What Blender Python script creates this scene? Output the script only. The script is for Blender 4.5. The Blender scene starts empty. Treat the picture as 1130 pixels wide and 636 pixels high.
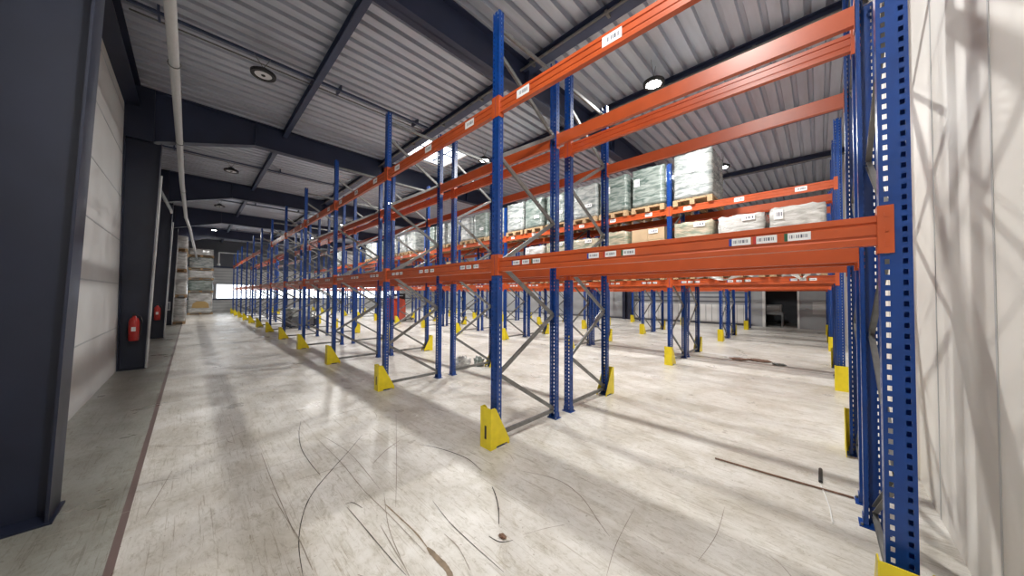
import bpy, bmesh, math, random
from mathutils import Vector, Matrix
random.seed(7)
S = bpy.context.scene
C = S.collection
PI = math.pi

# ------------------------------------------------------------------ dimensions
BAY = 2.8                      # frame pitch along Y
DEP = 1.05                     # frame depth along X
H = 4.77                       # upright height
ROWS = [0.0, 1.385, 5.6, 6.88, 10.98, 12.26, 16.45]    # x of the near post of each row
LAST = [12, 12, 12, 12, 8, 8, 5]                       # last frame index per row
ORD = ['first', 'second', 'third', 'fourth', 'fifth', 'sixth', 'seventh', 'eighth',
       'ninth', 'tenth', 'eleventh', 'twelfth', 'thirteenth']
L1, L2 = 1.95, 3.70
XW, XE, YS, YN = -3.4, 18.8, -0.36, 36.5               # walls
ZC = 6.1

# ------------------------------------------------------------------ materials
def mat(name, col, rough=0.5, metal=0.0, noise=0.0, nscale=20.0, bump=0.0, bscale=60.0, emit=None, estr=0.0, spec=0.5, stretch=(1, 1, 1), coord='Object'):
    m = bpy.data.materials.new(name); m.use_nodes = True
    nt = m.node_tree; b = nt.nodes['Principled BSDF']
    b.inputs['Base Color'].default_value = (*col, 1)
    b.inputs['Roughness'].default_value = rough
    b.inputs['Metallic'].default_value = metal
    b.inputs['Specular IOR Level'].default_value = spec
    if noise or bump:
        tc = nt.nodes.new('ShaderNodeTexCoord'); mp = nt.nodes.new('ShaderNodeMapping')
        mp.inputs['Scale'].default_value = stretch
        nt.links.new(tc.outputs[coord], mp.inputs['Vector'])
    if noise:
        n = nt.nodes.new('ShaderNodeTexNoise'); n.inputs['Scale'].default_value = nscale
        n.inputs['Detail'].default_value = 4
        nt.links.new(mp.outputs[0], n.inputs['Vector'])
        r = nt.nodes.new('ShaderNodeMapRange')
        r.inputs[1].default_value = 0.3; r.inputs[2].default_value = 0.7
        r.inputs[3].default_value = 1 - noise; r.inputs[4].default_value = 1 + noise * 0.6
        nt.links.new(n.outputs['Fac'], r.inputs[0])
        mx = nt.nodes.new('ShaderNodeVectorMath'); mx.operation = 'SCALE'
        mx.inputs[0].default_value = col
        nt.links.new(r.outputs[0], mx.inputs['Scale'])
        nt.links.new(mx.outputs[0], b.inputs['Base Color'])
    if bump:
        n2 = nt.nodes.new('ShaderNodeTexNoise'); n2.inputs['Scale'].default_value = bscale
        n2.inputs['Detail'].default_value = 3
        nt.links.new(mp.outputs[0], n2.inputs['Vector'])
        bp = nt.nodes.new('ShaderNodeBump'); bp.inputs['Strength'].default_value = bump
        bp.inputs['Distance'].default_value = 0.02
        nt.links.new(n2.outputs['Fac'], bp.inputs['Height'])
        nt.links.new(bp.outputs[0], b.inputs['Normal'])
    if emit:
        b.inputs['Emission Color'].default_value = (*emit, 1)
        b.inputs['Emission Strength'].default_value = estr
    return m

M = {}
M['blue'] = mat('blue_paint', (0.003, 0.046, 0.235), 0.30, noise=0.18, nscale=9)
M['orange'] = mat('orange_paint', (0.50, 0.085, 0.020), 0.34, noise=0.10, nscale=5)
M['galv'] = mat('galvanised', (0.19, 0.19, 0.185), 0.42, 0.45, noise=0.2, nscale=14)
M['yellow'] = mat('yellow_paint', (0.82, 0.66, 0.015), 0.38, noise=0.10, nscale=11)
M['rafter'] = mat('rafter_steel', (0.024, 0.032, 0.070), 0.42, noise=0.12, nscale=3)
M['navy'] = mat('navy_steel', (0.014, 0.019, 0.042), 0.45, noise=0.15, nscale=3)
M['bluesteel'] = mat('purlin_steel', (0.042, 0.058, 0.115), 0.42, noise=0.15, nscale=3)
M['deck'] = mat('roof_deck', (0.49, 0.525, 0.60), 0.36, 0.35, noise=0.14, nscale=2.2, bump=0.15, bscale=3.0, stretch=(0.4, 3, 1))
M['cream'] = mat('cream_panel', (0.80, 0.77, 0.71), 0.55, noise=0.05, nscale=1.3)
M['pale'] = mat('pale_cladding', (0.55, 0.55, 0.54), 0.5, noise=0.06, nscale=1.5)
M['greyclad'] = mat('grey_cladding', (0.36, 0.37, 0.38), 0.5, noise=0.08, nscale=1.5)
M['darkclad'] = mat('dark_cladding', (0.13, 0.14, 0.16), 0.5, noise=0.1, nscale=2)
M['white'] = mat('white_trim', (0.72, 0.72, 0.70), 0.45)
M['black'] = mat('black', (0.015, 0.015, 0.017), 0.5)
M['pipe'] = mat('pipe_grey', (0.50, 0.51, 0.51), 0.4, noise=0.05)
M['red'] = mat('red_paint', (0.42, 0.022, 0.018), 0.3)
M['redtruck'] = mat('truck_red', (0.50, 0.055, 0.02), 0.35)
M['wood'] = mat('pallet_wood', (0.46, 0.31, 0.17), 0.75, noise=0.3, nscale=7, stretch=(1, 6, 6))
M['carton'] = mat('brown_carton', (0.50, 0.36, 0.22), 0.7, noise=0.12, nscale=4)
M['glass'] = mat('window_daylight', (0.8, 0.85, 0.9), 0.2, emit=(0.85, 0.93, 1.0), estr=3.0)
M['sky'] = mat('skylight_daylight', (0.8, 0.85, 0.9), 0.2, emit=(0.86, 0.92, 1.0), estr=3.2)
M['lamp_on'] = mat('lamp_lit', (0.9, 0.9, 0.9), 0.3, emit=(1.0, 0.97, 0.92), estr=32)
M['lamp_off'] = mat('lamp_unlit', (0.75, 0.76, 0.78), 0.4)
M['rust'] = mat('rusty_brown', (0.20, 0.11, 0.07), 0.7, noise=0.3)
M['rubber'] = mat('rubber', (0.03, 0.03, 0.03), 0.8)
M['tan'] = mat('tan_stain', (0.50, 0.34, 0.14), 0.7)

def wrap_mat(name, col, col2, alpha_hi=0.5, rough=0.25):
    m = bpy.data.materials.new(name); m.use_nodes = True
    nt = m.node_tree; b = nt.nodes['Principled BSDF']
    tc = nt.nodes.new('ShaderNodeTexCoord'); mp = nt.nodes.new('ShaderNodeMapping')
    mp.inputs['Scale'].default_value = (1.2, 1.2, 5)
    oi = nt.nodes.new('ShaderNodeObjectInfo')
    nt.links.new(tc.outputs['Object'], mp.inputs['Vector'])
    nt.links.new(oi.outputs['Location'], mp.inputs['Location'])
    n = nt.nodes.new('ShaderNodeTexNoise'); n.inputs['Scale'].default_value = 2.6; n.inputs['Detail'].default_value = 6
    n.inputs['Distortion'].default_value = 0.8
    nt.links.new(mp.outputs[0], n.inputs['Vector'])
    cr = nt.nodes.new('ShaderNodeValToRGB')
    cr.color_ramp.elements[0].position = 0.36; cr.color_ramp.elements[0].color = (*col, 1)
    cr.color_ramp.elements[1].position = 0.66; cr.color_ramp.elements[1].color = (*col2, 1)
    nt.links.new(n.outputs['Fac'], cr.inputs[0]); nt.links.new(cr.outputs[0], b.inputs['Base Color'])
    n2 = nt.nodes.new('ShaderNodeTexNoise'); n2.inputs['Scale'].default_value = 5; n2.inputs['Detail'].default_value = 7
    n2.inputs['Distortion'].default_value = 2.2
    nt.links.new(mp.outputs[0], n2.inputs['Vector'])
    bp = nt.nodes.new('ShaderNodeBump'); bp.inputs['Strength'].default_value = 0.6; bp.inputs['Distance'].default_value = 0.03
    nt.links.new(n2.outputs['Fac'], bp.inputs['Height']); nt.links.new(bp.outputs[0], b.inputs['Normal'])
    b.inputs['Roughness'].default_value = rough
    b.inputs['Coat Weight'].default_value = 0.6; b.inputs['Coat Roughness'].default_value = 0.12
    return m
M['wrap_green'] = wrap_mat('green_grey_wrap', (0.09, 0.13, 0.115), (0.32, 0.36, 0.335))
M['wrap_grey'] = wrap_mat('grey_wrap', (0.17, 0.20, 0.20), (0.50, 0.52, 0.50))
M['wrap_white'] = wrap_mat('white_wrap', (0.38, 0.375, 0.35), (0.68, 0.68, 0.66))
M['wrap_tan'] = wrap_mat('carton_wrap', (0.20, 0.24, 0.17), (0.56, 0.46, 0.34), rough=0.4)

# barcode labels: dark printed bars across a pale paper
def label_mat(name, scale):
    m = bpy.data.materials.new(name); m.use_nodes = True
    nt = m.node_tree; b = nt.nodes['Principled BSDF']; b.inputs['Roughness'].default_value = 0.5
    tc = nt.nodes.new('ShaderNodeTexCoord'); sp = nt.nodes.new('ShaderNodeSeparateXYZ')
    nt.links.new(tc.outputs['Generated'], sp.inputs[0])
    cm = nt.nodes.new('ShaderNodeCombineXYZ')
    mu = nt.nodes.new('ShaderNodeMath'); mu.operation = 'MULTIPLY'; mu.inputs[1].default_value = scale
    nt.links.new(sp.outputs[1], mu.inputs[0]); nt.links.new(mu.outputs[0], cm.inputs[0])
    n = nt.nodes.new('ShaderNodeTexNoise'); n.inputs['Scale'].default_value = 1; n.inputs['Detail'].default_value = 1
    nt.links.new(cm.outputs[0], n.inputs['Vector'])
    g = nt.nodes.new('ShaderNodeMath'); g.operation = 'GREATER_THAN'; g.inputs[1].default_value = 0.5
    nt.links.new(n.outputs['Fac'], g.inputs[0])
    def win(sock, lo, hi):
        a = nt.nodes.new('ShaderNodeMath'); a.operation = 'GREATER_THAN'; a.inputs[1].default_value = lo
        c = nt.nodes.new('ShaderNodeMath'); c.operation = 'LESS_THAN'; c.inputs[1].default_value = hi
        d = nt.nodes.new('ShaderNodeMath'); d.operation = 'MULTIPLY'
        nt.links.new(sock, a.inputs[0]); nt.links.new(sock, c.inputs[0])
        nt.links.new(a.outputs[0], d.inputs[0]); nt.links.new(c.outputs[0], d.inputs[1])
        return d.outputs[0]
    w1 = win(sp.outputs[1], 0.12, 0.80); w2 = win(sp.outputs[2], 0.30, 0.72)
    m1 = nt.nodes.new('ShaderNodeMath'); m1.operation = 'MULTIPLY'; nt.links.new(w1, m1.inputs[0]); nt.links.new(w2, m1.inputs[1])
    m2 = nt.nodes.new('ShaderNodeMath'); m2.operation = 'MULTIPLY'; nt.links.new(m1.outputs[0], m2.inputs[0]); nt.links.new(g.outputs[0], m2.inputs[1])
    mx = nt.nodes.new('ShaderNodeMix'); mx.data_type = 'RGBA'
    mx.inputs['A'].default_value = (0.80, 0.80, 0.80, 1); mx.inputs['B'].default_value = (0.06, 0.07, 0.12, 1)
    nt.links.new(m2.outputs[0], mx.inputs['Factor']); nt.links.new(mx.outputs['Result'], b.inputs['Base Color'])
    return m
M['label'] = label_mat('barcode_paper', 26)
M['sheet'] = label_mat('paper_sheet', 9)
M['tab_blue'] = mat('tab_blue', (0.02, 0.06, 0.35)); M['tab_red'] = mat('tab_red', (0.45, 0.03, 0.03)); M['tab_green'] = mat('tab_green', (0.02, 0.10, 0.05))

# concrete floor
def floor_mat():
    m = bpy.data.materials.new('worn_concrete'); m.use_nodes = True
    nt = m.node_tree; b = nt.nodes['Principled BSDF']; L = nt.links.new
    tc = nt.nodes.new('ShaderNodeTexCoord')
    def noise(scale, detail, st=(1, 1, 1), rot=0, dist=0, rough=.55):
        mp = nt.nodes.new('ShaderNodeMapping'); mp.inputs['Scale'].default_value = st; mp.inputs['Rotation'].default_value = (0, 0, rot)
        L(tc.outputs['Object'], mp.inputs['Vector'])
        n = nt.nodes.new('ShaderNodeTexNoise'); n.inputs['Scale'].default_value = scale; n.inputs['Detail'].default_value = detail
        n.inputs['Distortion'].default_value = dist; n.inputs['Roughness'].default_value = rough
        L(mp.outputs[0], n.inputs['Vector']); return n.outputs['Fac']
    def ramp(s, a, ca, c, cb):
        r = nt.nodes.new('ShaderNodeValToRGB'); r.color_ramp.elements[0].position = a; r.color_ramp.elements[1].position = c
        r.color_ramp.elements[0].color = (*ca, 1); r.color_ramp.elements[1].color = (*cb, 1); L(s, r.inputs[0]); return r.outputs[0]
    def mul(a, c, f=1.0):
        x = nt.nodes.new('ShaderNodeMix'); x.data_type = 'RGBA'; x.blend_type = 'MULTIPLY'; x.inputs['Factor'].default_value = f
        L(a, x.inputs['A']); L(c, x.inputs['B']); return x.outputs['Result']
    base = ramp(noise(0.55, 5, dist=.6), 0.32, (0.60, 0.575, 0.53), 0.68, (0.78, 0.765, 0.73))
    blot = ramp(noise(1.9, 9, dist=.5, rough=.7), 0.36, (0.82, 0.80, 0.755), 0.56, (1, 1, 1))
    streak = ramp(noise(2.6, 8, (1, .22, 1), .35, .9, .7), 0.38, (0.80, 0.78, 0.74), 0.55, (1, 1, 1))
    fine = ramp(noise(22, 10, (1, .35, 1), .8, .8, .85), 0.38, (0.70, 0.68, 0.62), 0.50, (1, 1, 1))
    grime = ramp(noise(3.3, 10, (1, .7, 1), .2, 1.5, .8), 0.30, (0.66, 0.62, 0.50), 0.43, (1, 1, 1))
    scr = ramp(noise(60, 4, (1, .03, 1), -.5, 1.2, .6), 0.33, (0.72, 0.69, 0.64), 0.40, (1, 1, 1))
    scr2 = ramp(noise(50, 4, (1, .03, 1), 1.1, 1.4, .6), 0.32, (0.75, 0.72, 0.67), 0.38, (1, 1, 1))
    speck = ramp(noise(48, 3, dist=.6), 0.27, (0.50, 0.45, 0.38), 0.34, (1, 1, 1))
    c = mul(mul(mul(mul(mul(mul(mul(base, blot), streak, .6), fine, .9), grime, .9), speck, .8), scr), scr2)
    # slab zones: smoother, darker concrete along the left wall; joints
    sp = nt.nodes.new('ShaderNodeSeparateXYZ'); L(tc.outputs['Object'], sp.inputs[0])
    def band(sock, lo, hi):
        a = nt.nodes.new('ShaderNodeMath'); a.operation = 'GREATER_THAN'; a.inputs[1].default_value = lo; L(sock, a.inputs[0])
        d = nt.nodes.new('ShaderNodeMath'); d.operation = 'LESS_THAN'; d.inputs[1].default_value = hi; L(sock, d.inputs[0])
        e = nt.nodes.new('ShaderNodeMath'); e.operation = 'MULTIPLY'; L(a.outputs[0], e.inputs[0]); L(d.outputs[0], e.inputs[1]); return e.outputs[0]
    def over(c, fac, col, blend='MIX', f=1.0):
        x = nt.nodes.new('ShaderNodeMix'); x.data_type = 'RGBA'; x.blend_type = blend
        g = nt.nodes.new('ShaderNodeMath'); g.operation = 'MULTIPLY'; g.inputs[1].default_value = f; L(fac, g.inputs[0]); L(g.outputs[0], x.inputs['Factor'])
        L(c, x.inputs['A']); x.inputs['B'].default_value = (*col, 1); return x.outputs['Result']
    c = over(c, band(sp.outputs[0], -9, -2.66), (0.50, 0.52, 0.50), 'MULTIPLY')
    c = over(c, band(sp.outputs[0], -2.675, -2.635), (0.17, 0.12, 0.11))
    c = over(c, band(sp.outputs[0], 6.90, 6.94), (0.20, 0.18, 0.16))
    for y in (3.95, 10.45, 16.95, 23.5, 30.0):
        c = over(c, band(sp.outputs[1], y, y + .012), (0.36, 0.33, 0.29), f=.4)
    # pale rectangle of newer screed in the left aisle
    L(c, b.inputs['Base Color'])
    rr = nt.nodes.new('ShaderNodeMapRange'); rr.inputs[1].default_value = .3; rr.inputs[2].default_value = .7
    rr.inputs[3].default_value = .24; rr.inputs[4].default_value = .50
    L(noise(1.3, 5), rr.inputs[0]); L(rr.outputs[0], b.inputs['Roughness'])
    bp = nt.nodes.new('ShaderNodeBump'); bp.inputs['Strength'].default_value = .12; bp.inputs['Distance'].default_value = .01
    L(noise(9, 6), bp.inputs['Height']); L(bp.outputs[0], b.inputs['Normal'])
    return m
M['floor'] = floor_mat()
M['mark'] = mat('tyre_mark', (0.055, 0.045, 0.04), 0.6)
M['scuff'] = mat('scuff_mark', (0.27, 0.23, 0.19), 0.6)
M['stain'] = mat('brown_stain', (0.24, 0.18, 0.12), 0.7, noise=.3, nscale=20)

# ------------------------------------------------------------------ mesh builder
class MB:
    def __init__(s): s.v = []; s.f = []; s.mi = []; s.mats = []
    def m(s, k):
        if k not in s.mats: s.mats.append(k)
        return s.mats.index(k)
    def add(s, vs, fs, k, T=None):
        o = len(s.v)
        for p in vs:
            p = Vector(p)
            if T is not None: p = T @ p
            s.v.append(p)
        i = s.m(k)
        for f in fs: s.f.append(tuple(o + a for a in f)); s.mi.append(i)
    def box(s, a, b, k, T=None):
        x0, y0, z0 = a; x1, y1, z1 = b
        s.add([(x0, y0, z0), (x1, y0, z0), (x1, y1, z0), (x0, y1, z0), (x0, y0, z1), (x1, y0, z1), (x1, y1, z1), (x0, y1, z1)],
              [(0, 3, 2, 1), (4, 5, 6, 7), (0, 1, 5, 4), (1, 2, 6, 5), (2, 3, 7, 6), (3, 0, 4, 7)], k, T)
    def tube(s, p0, p1, r, k, n=10, r2=None, cap=True):
        p0, p1 = Vector(p0), Vector(p1); d = (p1 - p0)
        q = d.to_track_quat('Z', 'Y').to_matrix(); r2 = r if r2 is None else r2
        vs = [p0 + q @ Vector((math.cos(2 * PI * i / n) * r, math.sin(2 * PI * i / n) * r, 0)) for i in range(n)]
        vs += [p1 + q @ Vector((math.cos(2 * PI * i / n) * r2, math.sin(2 * PI * i / n) * r2, 0)) for i in range(n)]
        fs = [(i, (i + 1) % n, n + (i + 1) % n, n + i) for i in range(n)]
        if cap: fs += [tuple(range(n - 1, -1, -1)), tuple(range(n, 2 * n))]
        s.add(vs, fs, k)
    def path(s, pts, r, k, n=8):
        pts = [Vector(p) for p in pts]; rings = []
        for i, p in enumerate(pts):
            d = (pts[min(i + 1, len(pts) - 1)] - pts[max(i - 1, 0)]).normalized()
            q = d.to_track_quat('Z', 'Y').to_matrix()
            rings.append([p + q @ Vector((math.cos(2 * PI * j / n) * r, math.sin(2 * PI * j / n) * r, 0)) for j in range(n)])
        vs = [v for R in rings for v in R]; fs = []
        for i in range(len(pts) - 1):
            for j in range(n):
                a = i * n + j; b = i * n + (j + 1) % n
                fs.append((a, b, b + n, a + n))
        fs += [tuple(range(n - 1, -1, -1)), tuple(range((len(pts) - 1) * n, len(pts) * n))]
        s.add(vs, fs, k)
    def prism(s, poly, y0, y1, k, T=None):            # poly in (x, z), extruded along y
        n = len(poly)
        vs = [(x, y0, z) for x, z in poly] + [(x, y1, z) for x, z in poly]
        fs = [(i, n + i, n + (i + 1) % n, (i + 1) % n) for i in range(n)]
        fs += [tuple(range(n)), tuple(range(2 * n - 1, n - 1, -1))]
        s.add(vs, fs, k, T)
    def lathe(s, prof, k, n=24, T=None):
        vs = [(r * math.cos(2 * PI * j / n), r * math.sin(2 * PI * j / n), z) for r, z in prof for j in range(n)]
        fs = []
        for i in range(len(prof) - 1):
            for j in range(n):
                a = i * n + j; b = i * n + (j + 1) % n
                fs.append((a, b, b + n, a + n))
        fs += [tuple(range(n - 1, -1, -1)), tuple(range((len(prof) - 1) * n, len(prof) * n))]
        s.add(vs, fs, k, T)
    def mesh(s, name, smooth=False):
        me = bpy.data.meshes.new(name); me.from_pydata([tuple(v) for v in s.v], [], s.f)
        for k in s.mats: me.materials.append(M[k])
        me.polygons.foreach_set('material_index', s.mi)
        if smooth: me.polygons.foreach_set('use_smooth', [True] * len(s.f))
        me.update(); return me
    def build(s, name, parent=None, loc=(0, 0, 0), smooth=False):
        return link(name, s.mesh(name, smooth), parent, loc)
def link(name, me, parent=None, loc=(0, 0, 0), rz=0):
    o = bpy.data.objects.new(name, me); C.objects.link(o); o.parent = parent; o.location = loc; o.rotation_euler = (0, 0, rz)
    return o
def thing(name, label, cat, loc=(0, 0, 0), rz=0, group=None):
    o = bpy.data.objects.new(name, None); o.empty_display_size = .2; C.objects.link(o); o.location = loc; o.rotation_euler = (0, 0, rz)
    return tag(o, label, cat, group)
def tag(o, label, cat, group=None):
    o['label'] = label; o['category'] = cat; o['kind'] = 'thing'
    if group: o['group'] = group
    return o
def struct(o): o['kind'] = 'structure'; return o
def solid(mb, name, t):
    o = mb.build(name); bm = bmesh.new(); bm.from_mesh(o.data); bmesh.ops.remove_doubles(bm, verts=bm.verts, dist=1e-5); bm.to_mesh(o.data); bm.free()
    md = o.modifiers.new('s', 'SOLIDIFY'); md.thickness = t; md.offset = -1
    dg = bpy.context.evaluated_depsgraph_get(); me = bpy.data.meshes.new_from_object(o.evaluated_get(dg))
    bpy.data.objects.remove(o); me.name = name
    return me

# ------------------------------------------------------------------ post (perforated omega section), origin at foot, closed face to -x
def post_mesh():
    b = MB(); zs = []; P = 0.05; n = int(H / P)
    ys = [-.05, -.036, -.020, .020, .036, .05]; hx = [-.035, -.001, .009, .035]
    vs = []; 
    def quad(p, q, r, t): b.add([p, q, r, t], [(0, 1, 2, 3)], 'blue')
    for i in range(n):
        z0 = i * P; z1 = z0 + .026; z2 = z0 + P
        if i == n - 1: z2 = H
        for (a, c, hole) in ((z0, z1, False), (z1, z2, True)):
            for j in range(5):
                if hole and j in (1, 3): continue
                quad((-.035, ys[j], a), (-.035, ys[j], c), (-.035, ys[j + 1], c), (-.035, ys[j + 1], a))
            for sy in (-1, 1):
                for j in range(3):
                    if hole and j == 1: continue
                    p = [(hx[j], sy * .05, a), (hx[j + 1], sy * .05, a), (hx[j + 1], sy * .05, c), (hx[j], sy * .05, c)]
                    if sy > 0: p = p[::-1]
                    quad(*p)
        for sy in (-1, 1):
            p = [(.035, sy * .05, z0), (.035, sy * .028, z0), (.035, sy * .028, z2), (.035, sy * .05, z2)]
            if sy > 0: p = p[::-1]
            # the side strips are split in two rows, so split the lip as well
            quad(*p)
    return solid(b, 'post', 0.003)
POST = post_mesh()
def simple_post(b, x, flip):
    s = -1 if flip else 1
    T = Matrix.Translation((x, 0, 0)) @ Matrix.Rotation(PI if flip else 0, 4, 'Z')
    b.box((-.035, -.05, 0), (-.031, .05, H), 'blue', T)
    for sy in (-1, 1): b.box((-.031, sy * .048 - .002, 0), (.035, sy * .048 + .002, H), 'blue', T)
def foot_mb():
    b = MB(); b.box((-.06, -.075, 0), (.06, .075, .006), 'blue'); b.box((-.04, -.056, .006), (.04, -.0515, .07), 'blue'); b.box((-.04, .0515, .006), (.04, .056, .07), 'blue')
    for sy in (-1, 1): b.tube((.045, sy * .062, .006), (.045, sy * .062, .022), .008, 'galv', 6)
    return b
FOOT = foot_mb().mesh('foot_plate')
def brace_mb(b, p0, p1):
    p0, p1 = Vector(p0), Vector(p1); d = p1 - p0; L = d.length; ang = math.atan2(d.z, d.x)
    T = Matrix.Translation(p0) @ Matrix.Rotation(-ang, 4, 'Y')
    b.box((0, -.013, -.022), (L, -.010, .022), 'galv', T)
    b.box((0, -.010, .019), (L, .013, .022), 'galv', T); b.box((0, -.010, -.022), (L, .013, -.019), 'galv', T)
NODES = [(DEP, .13), (0, .75), (DEP, 1.36), (0, 1.98), (DEP, 2.58), (0, 3.17), (DEP, 3.76), (0, 4.33)]
def braces():
    out = []
    for (xa, za), (xb, zb) in zip(NODES, NODES[1:]):
        e = .03
        if xa > xb: xa, za, xb, zb = xb, zb, xa, za
        out.append(((xa + e, 0, za), (xb - e, 0, zb)))
    out.append(((.03, 0, .10), (DEP - .03, 0, .10))); out.append(((.03, 0, 4.62), (DEP - .03, 0, 4.62)))
    return out
BR = []
for a, c in braces():
    b = MB(); brace_mb(b, a, c); BR.append(b.mesh('brace'))
b = MB(); simple_post(b, 0, False); simple_post(b, DEP, True)
for a, c in braces(): brace_mb(b, a, c)
b.box((-.06, -.075, 0), (.06, .075, .006), 'blue'); b.box((DEP - .06, -.075, 0), (DEP + .06, .075, .006), 'blue')
FARFRAME = b.mesh('upright_frame')

def frame(r, k):
    lab = f'blue upright frame of the {ORD[r]} rack row, {ORD[k]} frame from the right wall'
    x, y = ROWS[r], k * BAY
    if k > 6 or r > 4:
        o = link('upright_frame', FARFRAME, None, (x, y, 0))
        return tag(o, lab, 'rack frame', 'upright frames of the pallet racks')
    t = thing('upright_frame', lab, 'rack frame', (x, y, 0), 0, 'upright frames of the pallet racks')
    for x0, rz in ((0, 0), (DEP, PI)):
        p = link('post', POST, t, (x0, 0, .006), rz); link('foot_plate', FOOT, p, (0, 0, -.006))
    for m in BR: link('brace', m, t)
    return t
for r in range(7):
    for k in range(LAST[r] + 1): frame(r, k)

# ------------------------------------------------------------------ column guards
def guard_mesh():
    b = MB(); hh = .43
    # front plate, faces -x
    b.box((-.150, -.084, 0), (-.144, .084, hh), 'yellow')
    for s in (-1, 1):
        y0, y1 = sorted((s * .084, s * .078))
        b.prism([(-.144, 0), (-.075, 0), (-.065, .022), (.09, .022), (.10, 0), (.125, 0), (.125, .05), (-.075, hh - .015), (-.095, hh), (-.144, hh)], y0, y1, 'yellow')
    b.box((-.144, -.078, 0), (-.064, .078, .006), 'yellow')
    for s in (-1, 1): b.tube((-.10, s * .05, .006), (-.10, s * .05, .02), .009, 'galv', 6)
    return b.mesh('post_guard')
GUARD = guard_mesh()
b = MB(); b.box((-.1506, -.016, .10), (-.1500, .016, .24), 'black'); GSLOT = b.mesh('fixing_slot')
for r in range(7):
    for k in range(LAST[r] + 1):
        near = r in (0, 2, 4, 6)
        x = ROWS[r] if near else ROWS[r] + DEP
        o = link('post_guard', GUARD, None, (x, k * BAY, 0), 0 if near else PI)
        side = 'near' if near else 'far'
        tag(o, f'yellow steel post guard, {side} side of the {ORD[r]} rack row, {ORD[k]} frame from right wall', 'post guard', 'yellow guards at the rack feet')
        if near and k < 3 and r == 0: link('fixing_slot', GSLOT, o)['label'] = 'dark slot in yellow guard'

# ------------------------------------------------------------------ beams (origin at the near end, outer face to -x)
BL = BAY - .104
def beam_profile():
    return [(-.022, -.0725), (-.022, -.040), (-.017, -.034), (-.017, -.026), (-.022, -.020), (-.022, .026), (-.015, .031), (-.015, .037), (-.022, .042), (-.022, .0725), (.028, .0725), (.028, -.0725)]
def beam_mesh():
    b = MB(); b.prism(beam_profile(), .052, .052 + BL, 'orange'); return b.mesh('beam_profile')
def conn_mesh(s):
    b = MB()
    # plate on the post's outer face and the return along its inner side
    if s > 0: b.box((-.0405, .004, -.115), (-.0360, .0565, .115), 'orange'); b.box((-.036, .0525, -.115), (.034, .0565, .115), 'orange')
    else: b.box((-.0405, BAY - .0565, -.115), (-.0360, BAY - .004, .115), 'orange'); b.box((-.036, BAY - .0565, -.115), (.034, BAY - .0525, .115), 'orange')
    for z in (-.07, 0, .07):
        y = .028 if s > 0 else BAY - .028
        b.box((-.0425, y - .006, z - .012), (-.0405, y + .006, z + .012), 'orange')
    return b.mesh('end_connector')
BEAM, CONA, CONB = beam_mesh(), conn_mesh(1), conn_mesh(-1)
b = MB(); b.prism(beam_profile(), .052, .052 + BL, 'orange')
for s in (0, 1):
    if s == 0: b.box((-.0405, .004, -.115), (-.0360, .0565, .115), 'orange'); b.box((-.036, .0525, -.115), (.034, .0565, .115), 'orange')
    else: b.box((-.0405, BAY - .0565, -.115), (-.0360, BAY - .004, .115), 'orange'); b.box((-.036, BAY - .0565, -.115), (.034, BAY - .0525, .115), 'orange')
FARBEAM = b.mesh('rack_beam')
def label_mesh(tab, w, h):
    b = MB(); b.box((-.0232, 0, -h / 2), (-.0222, w, h / 2), 'label')
    b2 = MB()
    b.box((-.0236, w - .014, -h / 2), (-.0222, w + .001, h / 2), tab) if tab else None
    return b.mesh('barcode_label')
LB = [label_mesh(t, .108, .044) for t in ('tab_green', 'tab_red', 'tab_blue')]
LBIG = label_mesh(None, .17, .085)
LX = [(.29, .43, .55), (1.25, 1.40, 1.55), (2.17, 2.31, 2.44)]
def beam(r, k, side, lev, z, labels='small'):
    near = side == 'near'; x = ROWS[r] + (0 if near else DEP)
    lab = f'orange {lev} beam, {side} side of the {ORD[r]} rack row, {ORD[k]} bay from right wall'
    loc = (x, k * BAY, z) if near else (x, (k + 1) * BAY, z); rz = 0 if near else PI
    if r > 2 or k > 5:
        return tag(link('rack_beam', FARBEAM, None, loc, rz), lab, 'rack beam', 'orange beams of the pallet racks')
    t = thing('rack_beam', lab, 'rack beam', loc, rz, 'orange beams of the pallet racks')
    link('beam_profile', BEAM, t); link('end_connector', CONA, t); link('end_connector', CONB, t)
    if near and r in (0, 2):
        if lev == 'lower':
            for g in LX:
                for y, m in zip(g, LB): link('barcode_label', m, t, (0, y, .006))['label'] = 'white barcode label with coloured tab'
        else:
            for y in (.40, 1.35, 2.32): link('barcode_label', LBIG, t, (0, y, .005))['label'] = 'white paper label'
    if not near and r in (0, 1) and lev == 'upper':
        for y in (.5, 1.35, 2.2): link('barcode_label', LBIG, t, (0, y, .005))['label'] = 'white paper label'
    return t
for r in range(7):
    z1, z2 = (L1, L2) if r < 2 else (1.93, 3.63)
    for k in range(LAST[r]):
        for side in ('near', 'far'):
            beam(r, k, side, 'lower', z1)
            if r == 6: continue
            if r == 0 and k == 6: continue
            if r == 1 and k == 7: continue
            beam(r, k, side, 'upper', z2)

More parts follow.
